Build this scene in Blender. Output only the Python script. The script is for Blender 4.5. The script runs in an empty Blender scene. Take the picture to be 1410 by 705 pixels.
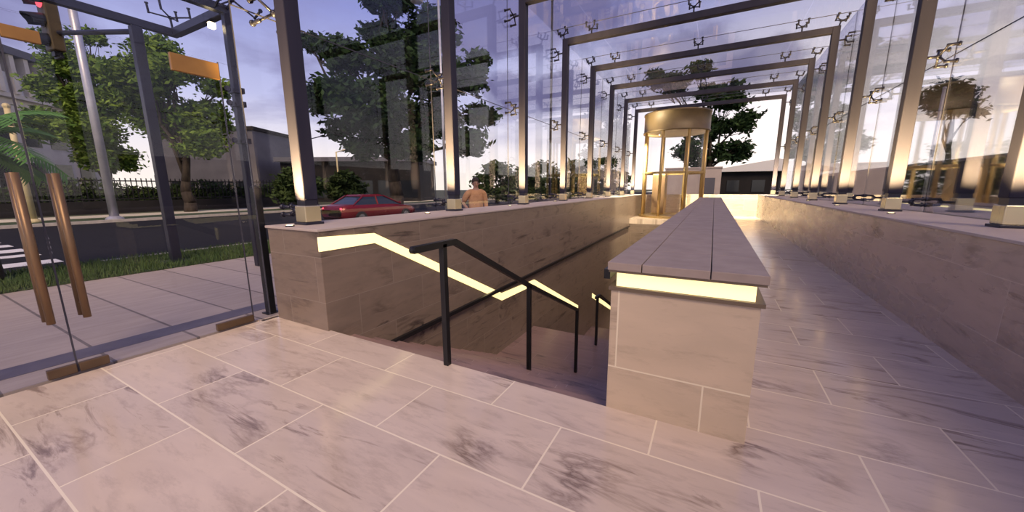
import bpy, math, random
from mathutils import Vector, Matrix
import numpy as np

random.seed(7)
S = bpy.context.scene
COL = S.collection

# ---------------------------------------------------------------- helpers
class MB:
    """collects shapes, then links them as ONE mesh object"""
    def __init__(self):
        self.v, self.f = [], []
    def add(self, vs, fs):
        n = len(self.v)
        self.v += [tuple(p) for p in vs]
        self.f += [tuple(i + n for i in f) for f in fs]
        return self
    def box(self, a, b):
        (x0, y0, z0), (x1, y1, z1) = a, b
        x0, x1 = min(x0, x1), max(x0, x1); y0, y1 = min(y0, y1), max(y0, y1); z0, z1 = min(z0, z1), max(z0, z1)
        vs = [(x0,y0,z0),(x1,y0,z0),(x1,y1,z0),(x0,y1,z0),(x0,y0,z1),(x1,y0,z1),(x1,y1,z1),(x0,y1,z1)]
        return self.add(vs, [(3,2,1,0),(4,5,6,7),(0,1,5,4),(1,2,6,5),(2,3,7,6),(3,0,4,7)])
    def tube(self, p, q, r, r2=None, n=8, cap=True):
        p, q = Vector(p), Vector(q); r2 = r if r2 is None else r2
        d = (q - p).normalized()
        a = d.cross(Vector((0,0,1)) if abs(d.z) < .9 else Vector((1,0,0))).normalized(); b = d.cross(a)
        vs = []
        for c, rr in ((p, r), (q, r2)):
            for k in range(n):
                t = 2*math.pi*k/n
                vs.append(c + a*rr*math.cos(t) + b*rr*math.sin(t))
        fs = [(k, (k+1) % n, n+(k+1) % n, n+k) for k in range(n)]
        if cap: fs += [tuple(reversed(range(n))), tuple(range(n, 2*n))]
        return self.add(vs, fs)
    def bar(self, p, q, w, h):
        """square bar from p to q: w across (horizontal), h the other way"""
        p, q = Vector(p), Vector(q); d = (q - p).normalized()
        a = d.cross(Vector((0,0,1)) if abs(d.z) < .99 else Vector((0,1,0))).normalized(); b = a.cross(d)
        vs = []
        for c in (p, q):
            for s, t in ((-1,-1),(1,-1),(1,1),(-1,1)):
                vs.append(c + a*w/2*s + b*h/2*t)
        return self.add(vs, [(3,2,1,0),(4,5,6,7),(0,1,5,4),(1,2,6,5),(2,3,7,6),(3,0,4,7)])
    def prism(self, poly, axis, a, b):
        """2-D polygon extruded along axis between a and b"""
        def P(u, v, w):
            return {'x': (w,u,v), 'y': (u,w,v), 'z': (u,v,w)}[axis]
        n = len(poly)
        vs = [P(u,v,a) for u,v in poly] + [P(u,v,b) for u,v in poly]
        fs = [tuple(reversed(range(n))), tuple(range(n,2*n))] + [(k,(k+1)%n,n+(k+1)%n,n+k) for k in range(n)]
        return self.add(vs, fs)
    def ball(self, c, r, n=10, m=6, s=(1,1,1)):
        vs = [(c[0],c[1],c[2]-r*s[2])]
        for i in range(1, m):
            th = math.pi*i/m
            for k in range(n):
                ph = 2*math.pi*k/n
                vs.append((c[0]+r*s[0]*math.sin(th)*math.cos(ph), c[1]+r*s[1]*math.sin(th)*math.sin(ph), c[2]-r*s[2]*math.cos(th)))
        vs.append((c[0],c[1],c[2]+r*s[2])); top = len(vs)-1
        fs = []
        for k in range(n):
            fs.append((0, 1+(k+1)%n, 1+k)); fs.append((top, 1+(m-2)*n+k, 1+(m-2)*n+(k+1)%n))
            for i in range(m-2):
                a = 1+i*n
                fs.append((a+k, a+(k+1)%n, a+n+(k+1)%n, a+n+k))
        return self.add(vs, fs)
    def lathe(self, c, prof, n=24, a0=0, a1=2*math.pi):
        full = abs(a1-a0-2*math.pi) < 1e-6
        m = n if full else n+1
        vs = []
        for r, z in prof:
            for k in range(m):
                t = a0 + (a1-a0)*k/n
                vs.append((c[0]+r*math.cos(t), c[1]+r*math.sin(t), c[2]+z))
        fs = []
        for i in range(len(prof)-1):
            for k in range(n):
                k2 = (k+1) % m
                fs.append((i*m+k, i*m+k2, (i+1)*m+k2, (i+1)*m+k))
        return self.add(vs, fs)
    def build(self, name, mat, parent=None, smooth=False, bevel=0):
        me = bpy.data.meshes.new(name)
        off = Vector(parent['_o']) if parent is not None and '_o' in parent else Vector((0,0,0))
        me.from_pydata([Vector(p)-off for p in self.v], [], self.f)
        me.materials.append(mat); me.update()
        if smooth:
            for p in me.polygons: p.use_smooth = True
        o = bpy.data.objects.new(name, me); COL.objects.link(o)
        if parent is not None:
            o.parent = parent
            o['_o'] = tuple(off)
        if bevel:
            m = o.modifiers.new('bevel', 'BEVEL'); m.width = bevel; m.segments = 2; m.limit_method = 'ANGLE'
        return o

def tag(o, label=None, cat=None, group=None, kind=None):
    if label: o['label'] = label
    if cat: o['category'] = cat
    if group: o['group'] = group
    if kind: o['kind'] = kind
    return o
def thing(name, loc, label, cat, group=None, rz=0):
    """Empty at a thing's base; shapes built under it are given in world coordinates (minus loc)"""
    o = bpy.data.objects.new(name, None); COL.objects.link(o)
    o.location = loc; o.rotation_euler = (0,0,rz); o.empty_display_size = .2
    o['_o'] = tuple(loc) if rz == 0 else (0,0,0)
    return tag(o, label, cat, group)
def struct(mb, name, mat, label=None, parent=None, bevel=0):
    o = mb.build(name, mat, parent, bevel=bevel)
    if parent is None: o['kind'] = 'structure'
    if label: o['label'] = label
    return o
def copy_tree(o, parent=None):
    c = o.copy(); COL.objects.link(c)
    if parent is not None:
        c.parent = parent
    for ch in list(o.children): copy_tree(ch, c)
    return c

# ---------------------------------------------------------------- materials
def mat(name, col=(.5,.5,.5), rough=.5, metal=0., spec=.5, emit=None, estr=0.):
    m = bpy.data.materials.new(name); m.use_nodes = True
    b = m.node_tree.nodes['Principled BSDF']
    b.inputs['Base Color'].default_value = (*col, 1); b.inputs['Roughness'].default_value = rough
    b.inputs['Metallic'].default_value = metal; b.inputs['Specular IOR Level'].default_value = spec
    if emit:
        b.inputs['Emission Color'].default_value = (*emit, 1); b.inputs['Emission Strength'].default_value = estr
    return m
class NT:
    def __init__(self, m): self.t = m.node_tree; self.b = self.t.nodes.get('Principled BSDF')
    def n(self, typ, **kw):
        x = self.t.nodes.new(typ)
        for k, v in kw.items():
            if k.startswith('i_'): x.inputs[k[2:].replace('_',' ')].default_value = v
            else: setattr(x, k, v)
        return x
    def l(self, a, b): self.t.links.new(a, b)
    def math(self, op, a, b=None, c=None):
        x = self.n('ShaderNodeMath', operation=op)
        for i, v in enumerate((a, b, c)):
            if v is None: continue
            if isinstance(v, (int, float)): x.inputs[i].default_value = v
            else: self.l(v, x.inputs[i])
        return x.outputs[0]
    def mix(self, fac, a, b, blend='MIX'):
        x = self.n('ShaderNodeMix', data_type='RGBA', blend_type=blend)
        for s, v in ((x.inputs[0], fac), (x.inputs[6], a), (x.inputs[7], b)):
            if isinstance(v, (int, float)): s.default_value = v
            elif isinstance(v, tuple): s.default_value = (*v, 1)
            else: self.l(v, s)
        return x.outputs[2]
    def ramp(self, fac, stops):
        x = self.n('ShaderNodeValToRGB'); r = x.color_ramp
        while len(r.elements) < len(stops): r.elements.new(.5)
        for e, (p, c) in zip(r.elements, stops):
            e.position = p; e.color = (*c, 1) if len(c) == 3 else c
        self.l(fac, x.inputs[0]); return x.outputs[0]

def noisy(name, c1, c2, scale=4, rough=.6, detail=5, metal=0, bump=0, stretch=(1,1,1), spec=.4):
    m = mat(name, c1, rough, metal, spec); T = NT(m)
    tc = T.n('ShaderNodeTexCoord'); mp = T.n('ShaderNodeMapping'); mp.inputs['Scale'].default_value = stretch
    T.l(tc.outputs['Object'], mp.inputs[0])
    n = T.n('ShaderNodeTexNoise', i_Scale=scale, i_Detail=detail); T.l(mp.outputs[0], n.inputs['Vector'])
    c = T.ramp(n.outputs['Fac'], [(.3, c1), (.7, c2)]); T.l(c, T.b.inputs['Base Color'])
    if bump:
        bp = T.n('ShaderNodeBump', i_Strength=bump, i_Distance=.01); T.l(n.outputs['Fac'], bp.inputs['Height']); T.l(bp.outputs[0], T.b.inputs['Normal'])
    return m

def marble(name, base, warm, vein, grout, bw, rh, sx, sy, mortar=.006, wall=False, rough=.16, vein_amt=1., spec=.5):
    """veined marble tiles in running bond, each tile with its own veining"""
    m = mat(name, base, rough, 0, spec); T = NT(m)
    tc = T.n('ShaderNodeTexCoord'); sp = T.n('ShaderNodeSeparateXYZ'); T.l(tc.outputs['Object'], sp.inputs[0])
    if wall:
        u = T.math('ADD', T.math('ADD', sp.outputs[0], sp.outputs[1]), sx); v = T.math('ADD', sp.outputs[2], sy)
    else:
        u = T.math('ADD', sp.outputs[0], sx); v = T.math('ADD', sp.outputs[1], sy)
    cb = T.n('ShaderNodeCombineXYZ'); T.l(u, cb.inputs[0]); T.l(v, cb.inputs[1])
    br = T.n('ShaderNodeTexBrick', offset=.5, offset_frequency=2, squash=1)
    br.inputs['Scale'].default_value = 1; br.inputs['Mortar Size'].default_value = mortar; br.inputs['Mortar Smooth'].default_value = .2
    br.inputs['Brick Width'].default_value = bw; br.inputs['Row Height'].default_value = rh
    br.inputs['Color1'].default_value = (0,0,0,1); br.inputs['Color2'].default_value = (1,1,1,1); br.inputs['Mortar'].default_value = (.5,.5,.5,1)
    T.l(cb.outputs[0], br.inputs['Vector'])
    rnd = br.outputs['Color']
    # per-tile offset of the veining
    off = T.n('ShaderNodeVectorMath', operation='SCALE'); off.inputs['Scale'].default_value = 23.7; T.l(rnd, off.inputs[0])
    ad = T.n('ShaderNodeVectorMath', operation='ADD'); T.l(cb.outputs[0], ad.inputs[0]); T.l(off.outputs[0], ad.inputs[1])
    mp = T.n('ShaderNodeMapping'); mp.inputs['Rotation'].default_value = (0,0,math.radians(-24)); mp.inputs['Scale'].default_value = (.55,2.1,1)
    T.l(ad.outputs[0], mp.inputs[0])
    # fine dark veins: ridges of warped noise
    nw = T.n('ShaderNodeTexNoise', i_Scale=1.5, i_Detail=6, i_Roughness=.58, i_Distortion=.55); T.l(mp.outputs[0], nw.inputs['Vector'])
    ridge = T.math('ABSOLUTE', T.math('SUBTRACT', nw.outputs['Fac'], .5))
    v1 = T.ramp(ridge, [(0, (1,1,1)), (.010, (.7,.7,.7)), (.05, (0,0,0))])
    msk = T.n('ShaderNodeTexNoise', i_Scale=1.1, i_Detail=2); T.l(ad.outputs[0], msk.inputs['Vector'])
    mk = T.ramp(msk.outputs['Fac'], [(.53, (0,0,0)), (.70, (1,1,1))])
    # soft grey clouds in the stone
    nc = T.n('ShaderNodeTexNoise', i_Scale=2.2, i_Detail=5, i_Roughness=.6, i_Distortion=.6); T.l(mp.outputs[0], nc.inputs['Vector'])
    cl = T.ramp(nc.outputs['Fac'], [(.35, (0,0,0)), (.72, (1,1,1))])
    c = T.mix(cl, base, warm)
    tile = T.math('MULTIPLY', rnd, .22)
    c = T.mix(tile, c, tuple(x*.72 for x in base))
    n2 = T.n('ShaderNodeTexNoise', i_Scale=5.5, i_Detail=8, i_Roughness=.7); T.l(mp.outputs[0], n2.inputs['Vector'])
    sm = T.ramp(n2.outputs['Fac'], [(.52, (0,0,0)), (.75, (1,1,1))])
    c = T.mix(T.math('MULTIPLY', sm, .34*vein_amt), c, vein)
    c = T.mix(T.math('MULTIPLY', T.math('MULTIPLY', v1, mk), .85*vein_amt), c, vein)
    n3 = T.n('ShaderNodeTexNoise', i_Scale=2.4, i_Detail=7, i_Roughness=.66, i_Distortion=.8)
    mp3 = T.n('ShaderNodeMapping'); mp3.inputs['Rotation'].default_value = (0,0,math.radians(-22)); mp3.inputs['Scale'].default_value = (.45,2.6,1); T.l(ad.outputs[0], mp3.inputs[0]); T.l(mp3.outputs[0], n3.inputs['Vector'])
    st = T.ramp(n3.outputs['Fac'], [(.56,(0,0,0)),(.66,(1,1,1))])
    tm = T.ramp(rnd, [(.38,(0,0,0)),(.62,(1,1,1))])
    c = T.mix(T.math('MULTIPLY', T.math('MULTIPLY', st, tm), .72*vein_amt), c, vein)
    c = T.mix(br.outputs['Fac'], c, grout)
    T.l(c, T.b.inputs['Base Color'])
    rg = T.math('ADD', T.math('MULTIPLY', cl, .08), rough); T.l(rg, T.b.inputs['Roughness'])
    return m

M = {}
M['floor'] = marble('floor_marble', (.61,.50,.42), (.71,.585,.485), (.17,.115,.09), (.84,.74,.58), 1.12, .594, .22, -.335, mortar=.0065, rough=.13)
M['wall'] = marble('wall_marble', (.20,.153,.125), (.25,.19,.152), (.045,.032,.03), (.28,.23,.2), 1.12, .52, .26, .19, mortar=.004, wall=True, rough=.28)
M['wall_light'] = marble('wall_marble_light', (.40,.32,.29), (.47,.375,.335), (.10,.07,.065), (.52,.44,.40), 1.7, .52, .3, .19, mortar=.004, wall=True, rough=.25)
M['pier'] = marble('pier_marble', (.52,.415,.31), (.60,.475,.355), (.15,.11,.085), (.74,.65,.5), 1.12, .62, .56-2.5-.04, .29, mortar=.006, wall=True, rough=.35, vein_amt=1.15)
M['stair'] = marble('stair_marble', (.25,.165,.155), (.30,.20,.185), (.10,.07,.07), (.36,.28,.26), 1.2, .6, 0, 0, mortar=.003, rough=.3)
M['coping'] = noisy('coping_stone', (.27,.215,.195), (.34,.275,.25), 6, .55)
M['lip'] = mat('bronze_lip', (.16,.12,.085), .45, .3)
M['strip'] = mat('light_strip', (.9,.85,.55), .5, emit=(1.0,.80,.36), estr=1.25)
M['black'] = mat('black_steel', (.012,.012,.014), .4, .2)
M['steel'] = noisy('frame_steel', (.024,.024,.044), (.034,.033,.056), 1.2, .5, metal=.0, stretch=(3,3,.4), spec=.1)
M['shoe'] = noisy('polished_base_shoe', (.62,.54,.38), (.72,.63,.44), 3, .22, metal=.7)
M['dark'] = mat('dark_fitting_steel', (.03,.03,.05), .35, .4)
M['bronze'] = noisy('bronze_handle', (.17,.105,.06), (.26,.165,.095), 6, .4, metal=.5, stretch=(1,1,.2))
M['patch_dark'] = noisy('dark_bronze_patch', (.09,.058,.036), (.13,.085,.052), 5, .45, metal=.2)
M['patch'] = noisy('bronze_patch', (.30,.15,.045), (.40,.21,.06), 5, .4, metal=.3)
M['gold'] = noisy('brass_cladding', (.36,.25,.10), (.46,.33,.15), 3, .35, metal=.6, stretch=(1,1,.2))
M['drum'] = noisy('bronzed_drum', (.085,.06,.032), (.115,.08,.043), 2, .5, metal=.1)
M['lens'] = mat('lamp_lens', (1,.9,.7), .3, emit=(1,.78,.42), estr=9)
M['sealant'] = mat('sealant', (.05,.05,.07), .6)
M['asphalt'] = noisy('asphalt', (.012,.012,.014), (.022,.022,.025), 30, .85, bump=.2, spec=.15)
M['line'] = noisy('road_paint', (.72,.70,.68), (.85,.84,.82), 8, .6)
M['kerb'] = noisy('kerb_stone', (.42,.38,.33), (.55,.5,.44), 5, .7)
M['farpath'] = noisy('pale_path', (.62,.56,.42), (.72,.66,.50), 2, .7)
M['soil'] = noisy('verge_soil', (.035,.055,.02), (.06,.09,.03), 9, .9)
M['blade'] = noisy('grass_blade', (.04,.085,.018), (.09,.14,.04), 3, .7)
M['ground'] = noisy('far_ground', (.05,.07,.035), (.09,.09,.06), .4, .9)
M['bark'] = noisy('bark', (.03,.022,.018), (.07,.055,.04), 7, .9, bump=.5, stretch=(1,1,.3))
def leafm(name, a, b):
    m = noisy(name, a, b, 1.3, .7, detail=3, spec=.08)
    m.node_tree.nodes['Principled BSDF'].inputs['Transmission Weight'].default_value = 0
    return m
M['leaf_dark'] = leafm('leaf_dark', (.012,.030,.016), (.035,.065,.020))
M['leaf_mid'] = leafm('leaf_mid', (.045,.10,.02), (.19,.28,.045))
M['leaf_palm'] = leafm('leaf_palm', (.05,.16,.03), (.12,.26,.06))
M['hedge'] = leafm('hedge_leaf', (.03,.055,.02), (.07,.10,.035))
M['concrete'] = noisy('pale_concrete', (.52,.47,.42), (.62,.57,.51), 1, .75)
M['grey'] = noisy('grey_cladding', (.085,.083,.105), (.12,.118,.145), .6, .7)
M['darkb'] = noisy('dark_cladding', (.014,.014,.016), (.028,.025,.025), .5, .7, spec=.15)
M['pink'] = noisy('pinkish_concrete', (.42,.35,.33), (.48,.41,.38), 1.5, .7)
M['roofw'] = mat('pale_roof', (.75,.74,.73), .5)
M['pane'] = mat('dark_window', (.015,.018,.025), .12)
M['iron'] = mat('fence_iron', (.012,.012,.013), .5, .3)
M['silver'] = noisy('galvanised_pole', (.42,.42,.46), (.55,.55,.6), 2, .4, metal=.5)
M['yellowpole'] = noisy('painted_pole', (.55,.46,.24), (.66,.55,.30), 2, .5)
M['sig'] = noisy('signal_housing', (.055,.04,.016), (.10,.07,.028), 3, .5)
M['red_lamp'] = mat('red_signal_lens', (.6,.05,.06), .2, emit=(1,.10,.14), estr=1.6)
M['off_lamp'] = mat('unlit_signal_lens', (.03,.02,.012), .2)
M['carred'] = mat('red_car_paint', (.17,.008,.013), .22, .2)
M['carglass'] = mat('car_window_glass', (.02,.03,.04), .05)
M['tyre'] = mat('tyre_rubber', (.012,.012,.012), .8)
M['chrome'] = mat('bright_metal', (.6,.6,.62), .25, .9)
M['amber'] = mat('headlamp_lens', (.8,.7,.55), .15)
M['skin'] = mat('skin', (.50,.28,.19), .55)
M['tan'] = noisy('tan_fleece', (.62,.32,.15), (.72,.39,.19), 12, .85)
M['trouser'] = noisy('dark_trousers', (.03,.03,.045), (.05,.05,.07), 9, .9)
M['hair'] = mat('brown_hair', (.05,.03,.02), .6)

def glass(name, tint=(.965,.97,.98), f0=.015, f90=.75, power=3.5, rough=.0):
    m = bpy.data.materials.new(name); m.use_nodes = True; t = m.node_tree; t.nodes.remove(t.nodes['Principled BSDF'])
    T = NT(m); lw = T.n('ShaderNodeLayerWeight', i_Blend=.5)
    p = T.math('POWER', lw.outputs['Facing'], power)
    fac = T.math('ADD', T.math('MULTIPLY', p, f90-f0), f0)
    tr = T.n('ShaderNodeBsdfTransparent'); tr.inputs[0].default_value = (*tint, 1)
    gl = T.n('ShaderNodeBsdfGlossy'); gl.inputs['Color'].default_value = (.95,.96,1,1); gl.inputs['Roughness'].default_value = rough
    mx = T.n('ShaderNodeMixShader'); T.l(fac, mx.inputs[0]); T.l(tr.outputs[0], mx.inputs[1]); T.l(gl.outputs[0], mx.inputs[2])
    T.l(mx.outputs[0], t.nodes['Material Output'].inputs[0])
    return m
M['glass'] = glass('clear_glass')
M['roofglass'] = glass('roof_glass', f0=.02, f90=.45)
M['coated'] = glass('coated_glass', tint=(.95,.95,.955), f0=.03, f90=.95, power=2.3, rough=.03)

# paving slabs outside: long slabs, dark joints every .65 m along y
def paving():
    m = mat('paving_slabs', (.4,.37,.36), .65); T = NT(m)
    tc = T.n('ShaderNodeTexCoord'); sp = T.n('ShaderNodeSeparateXYZ'); T.l(tc.outputs['Object'], sp.inputs[0])
    cb = T.n('ShaderNodeCombineXYZ'); T.l(T.math('ADD', sp.outputs[0], 9.75), cb.inputs[0]); T.l(T.math('ADD', sp.outputs[1], -.39), cb.inputs[1])
    br = T.n('ShaderNodeTexBrick', offset=.5, offset_frequency=2); br.inputs['Scale'].default_value = 1
    br.inputs['Mortar Size'].default_value = .014; br.inputs['Brick Width'].default_value = 9.0; br.inputs['Row Height'].default_value = .65
    br.inputs['Color1'].default_value = (.40,.33,.29,1); br.inputs['Color2'].default_value = (.47,.39,.345,1); br.inputs['Mortar'].default_value = (.04,.035,.04,1)
    T.l(cb.outputs[0], br.inputs['Vector'])
    n = T.n('ShaderNodeTexNoise', i_Scale=3, i_Detail=6); mp = T.n('ShaderNodeMapping'); mp.inputs['Scale'].default_value = (4,.5,1)
    T.l(tc.outputs['Object'], mp.inputs[0]); T.l(mp.outputs[0], n.inputs['Vector'])
    T.l(T.mix(.35, br.outputs['Color'], T.ramp(n.outputs['Fac'], [(.3,(.30,.245,.215)),(.7,(.56,.47,.42))])), T.b.inputs['Base Color'])
    return m
M['paving'] = paving()

# ---------------------------------------------------------------- the setting
LX, RX = -3.74, 2.13         # inner faces of the two low walls
WT = 1.17                    # their height
YE = 24.0                    # far end
DX0, DX1 = -.575, .30        # dividing wall
fl = MB().box((-4.80,-6,-.25), (RX,2.5,0)).box((DX1-.05,2.5,-.25), (RX,YE,0)).box((LX,19.6,-.25), (DX0,YE,0))
struct(fl, 'floor', M['floor'], 'pale pink veined marble tile floor with cream grout')
# left wall, right wall, far wall
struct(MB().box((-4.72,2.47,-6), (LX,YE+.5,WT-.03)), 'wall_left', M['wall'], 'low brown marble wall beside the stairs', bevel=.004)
struct(MB().box((-4.74,2.45,WT-.03), (LX+.012,YE+.5,WT)), 'trim_1', M['pink'], 'pale stone coping on the left wall', bevel=.006)
struct(MB().box((RX,-6,-.25), (3.02,YE+.5,WT-.03)), 'wall_right', M['wall_light'], 'low mauve marble wall along the right walkway', bevel=.004)
struct(MB().box((RX-.012,-6,WT-.03), (3.04,YE+.5,WT)), 'trim_2', M['pink'], 'stone coping on the right wall', bevel=.006)
struct(MB().box((LX,YE,-6), (RX,YE+.5,WT)), 'wall_back', M['pier'], 'cream lit marble wall closing the far end', bevel=.004)
# dividing wall with light slot and coping
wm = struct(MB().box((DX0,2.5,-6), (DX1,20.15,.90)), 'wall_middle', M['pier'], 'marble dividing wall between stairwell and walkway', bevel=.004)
struct(MB().box((DX0-.015,2.485,.90), (DX1+.02,20.16,.925)), 'ledge', M['lip'], parent=wm)
struct(MB().box((DX0+.03,2.52,.925), (DX1-.03,20.13,1.03)), 'light_strip', M['strip'], 'glowing pale yellow strip', parent=wm)
cap = MB()
w3 = (DX1-DX0+.05)/3
xs = [DX0-.025, DX0+.20, DX0+.60, DX1+.025]
y = 2.46
while y < 20.1:
    y2 = min(y+.62, 20.18)
    for a, b in zip(xs[:-1], xs[1:]):
        cap.box((a+.003,y+.0025,1.045), (b-.003,y2-.0025,1.10))
    y = y2
struct(MB().box((DX0-.015,2.47,1.03), (DX1+.015,20.17,1.048)), 'coping_bed', M['lip'], parent=wm)
struct(cap, 'coping', M['coping'], 'grey brown coping slabs', parent=wm, bevel=.004)

# stairs: flights and landings going down along +y
def flight(y0, z0, n, run, rise, name, lab):
    poly = [(y0, z0)]
    y, z = y0, z0
    for k in range(n):
        z -= rise; poly.append((y, z)); y += run; poly.append((y, z))
    poly += [(y, z-.25), (y0, z0-rise-.25)]
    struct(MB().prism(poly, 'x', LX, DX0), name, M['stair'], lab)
    return y, z
yy, zz = flight(2.5, 0, 12, .308, .154, 'stair_flight', 'upper flight of marble stairs going down between the walls')
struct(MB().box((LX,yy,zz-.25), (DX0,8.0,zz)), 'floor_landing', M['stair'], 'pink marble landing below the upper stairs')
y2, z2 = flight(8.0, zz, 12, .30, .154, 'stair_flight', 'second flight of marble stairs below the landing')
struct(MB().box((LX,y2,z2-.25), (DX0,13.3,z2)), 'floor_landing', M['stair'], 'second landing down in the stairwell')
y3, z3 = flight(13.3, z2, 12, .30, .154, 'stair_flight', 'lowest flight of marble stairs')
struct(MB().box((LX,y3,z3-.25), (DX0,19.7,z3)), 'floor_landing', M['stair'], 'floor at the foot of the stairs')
struct(MB().box((LX,19.6,z3), (DX0,19.9,-.25)), 'wall_stairwell', M['wall'], 'end wall of the stairwell')

# glowing handrail slot in the left wall that follows the stairs
zc = [(2.45,1.005,.16), (3.21,.985,.125), (6.39,-.645,.16), (8.0,-.705,.135), (11.5,-2.42,.19)]
def slot(pts, name, lab):
    mb = MB(); vs = []
    for x in (LX+.0005, LX+.014):
        for y, z, h in pts: vs += [(x,y,z-h/2), (x,y,z+h/2)]
    n = len(pts); fs = []
    for k in range(n-1):
        a = 2*n+2*k; fs.append((a, a+2, a+3, a+1)); fs.append((2*k+1, 2*k+3, a+3, a+1)); fs.append((2*k, 2*k+2, a+2, a))
    fs += [(0,1,2*n+1,2*n), (2*n-2,2*n-1,4*n-1,4*n-2)]
    mb.add(vs, fs)
    return tag(mb.build(name, M['strip']), lab, 'light strip')
slot(zc, 'light_strip', 'glowing yellow zigzag light strip on the left wall, longest, following the upper stairs')
slot([(13.2,-2.43,.17), (15.8,-3.62,.18), (17.4,-4.35,.18)], 'light_strip', 'short glowing strip low on the stairwell wall beside the marble pier')

# drain line in the pavement outside the doors
struct(MB().box((-5.55,-4,-.01), (-5.24,2.75,.004)), 'trim_3', noisy('drain_metal', (.10,.09,.13), (.14,.13,.17), 5, .5), 'dark drain channel in the pavement')

# ---------------------------------------------------------------- portal frames
FY = [2.80, 5.75, 8.72, 11.65, 14.6, 17.6, 20.6, 23.55]
CXL, CXR, CW, ZT = -4.40, 2.70, .18, 6.10
GXL, GXR, GZ = -4.85, 3.12, 6.42
def spider(mb, base, nrm, up, L, fork=.15):
    """four-armed glass fitting: stem along nrm, X arms, four prongs to the glass"""
    base, nrm, up = Vector(base), Vector(nrm).normalized(), Vector(up).normalized()
    sd = nrm.cross(up); h = base + nrm*L*.45
    mb.tube(base, h, .022, n=6); mb.ball(h, .04, 8, 5)
    for s in (-1,1):
        for t in (-1,1):
            e = h + sd*s*fork + up*t*fork*.8 + nrm*L*.12
            mb.tube(h, e, .017, .014, n=6); mb.tube(e - nrm*.02, base + sd*s*fork + up*t*fork*.8 + nrm*(L-.01), .022, n=6)
            mb.tube(base + sd*s*fork + up*t*fork*.8 + nrm*(L-.035), base + sd*s*fork + up*t*fork*.8 + nrm*(L-.012), .035, n=8)
def portal(lab):
    root = thing('portal_frame', (0,0,0), lab, 'steel frame', 'steel portal frames of the glass pavilion')
    h = CW/2
    for cx, gx in ((CXL,GXL), (CXR,GXR)):
        s = 1 if gx > cx else -1
        MB().box((cx-h,-h,WT+.30), (cx+h,h,ZT)).build('column', M['steel'], root, bevel=.012)
        MB().box((cx-h-.03,-h-.03,WT), (cx+h+.03,h+.03,WT+.03)).build('base_plate', M['dark'], root, bevel=.005)
        sh = MB().box((cx-h-.012,-h-.012,WT+.03), (cx+h+.012,h+.012,WT+.23)).build('base_shoe', M['shoe'], root, bevel=.01)
        MB().box((cx-h+.012,-h+.012,WT+.23), (cx+h-.012,h-.012,WT+.30)).build('collar', M['dark'], sh)
        # uplight on the inner front corner of the column
        ux, uy = cx - s*(.06 if s < 0 else .24), -h-.75
        lp = MB().lathe((ux,uy,WT), [(0,.0),(.05,0),(.05,.012),(.04,.016)], 16).build('uplight', M['dark'], root)
        MB().lathe((ux,uy,WT), [(.04,.015),(.0,.0155)], 16).build('lens', M['lens'], lp)
        ld = bpy.data.lights.new('uplight_beam', 'SPOT'); ld.energy = UPW; ld.color = (1,.66,.23); ld.spot_size = math.radians(56); ld.spot_blend = 1; ld.shadow_soft_size = .05
        lo = bpy.data.objects.new('uplight_beam', ld); COL.objects.link(lo); lo.parent = root
        lo.location = (ux, uy, WT+.03)
        d = Vector((cx-ux, -uy-h, .95)); lo.rotation_euler = d.to_track_quat('-Z','Y').to_euler()
        for z in (1.33, 3.60, 5.72):
            f = MB(); spider(f, (cx+s*h,0,z), (s,0,0), (0,0,1), abs(gx-cx)-h, .15 if z > 2 else .06); f.build('spider_fitting', M['dark'], root, smooth=True)
        f = MB(); spider(f, (cx+s*h*.6,0,ZT), (s*.25,0,1), (0,1,0), GZ-ZT, .12); f.build('spider_fitting', M['dark'], root, smooth=True)
    MB().box((CXL+h,-h,ZT-CW), (CXR-h,h,ZT)).build('beam', M['steel'], root, bevel=.012)
    for x in (-3.6,-.86,1.9):
        f = MB(); spider(f, (x,0,ZT), (0,0,1), (1,0,0), GZ-ZT); f.build('spider_fitting', M['dark'], root, smooth=True)
    return root
UPW = 5200
ordn = ['nearest steel portal frame, its left column at the front end of the stair wall',
        'second steel portal frame from the front, left column beside the person in tan',
        'third steel portal frame, its left column standing just past the person in tan',
        'fourth steel portal frame, the first whose roof beam shows complete corner at left',
        'fifth steel portal frame, beam below and behind the frontmost visible roof beam',
        'sixth steel portal frame, halfway along the walkway wall',
        'seventh steel portal frame, its beam just above the round lift drum',
        'farthest steel portal frame, at the cream end wall behind the round lift']
pf = portal(ordn[0]); pf.location = (0,FY[0],0)
for k in range(1, 8):
    c = copy_tree(pf); c.location = (0,FY[k],0); c['label'] = ordn[k]

# the front left column stands close to the end of its wall: its uplight sits nearer
for o in list(pf.children):
    if o.name.startswith('uplight') and ((o.type == 'LIGHT' and o.location.x < 0) or (o.type == 'MESH' and min(v.co.x for v in o.data.vertices) < 0)):
        o.location.y += .56
        if o.type == 'LIGHT': o.data = o.data.copy(); o.data.energy = UPW*.7; o.rotation_euler = Vector((-.06,.28,1.7)).to_track_quat('-Z','Y').to_euler()
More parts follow.
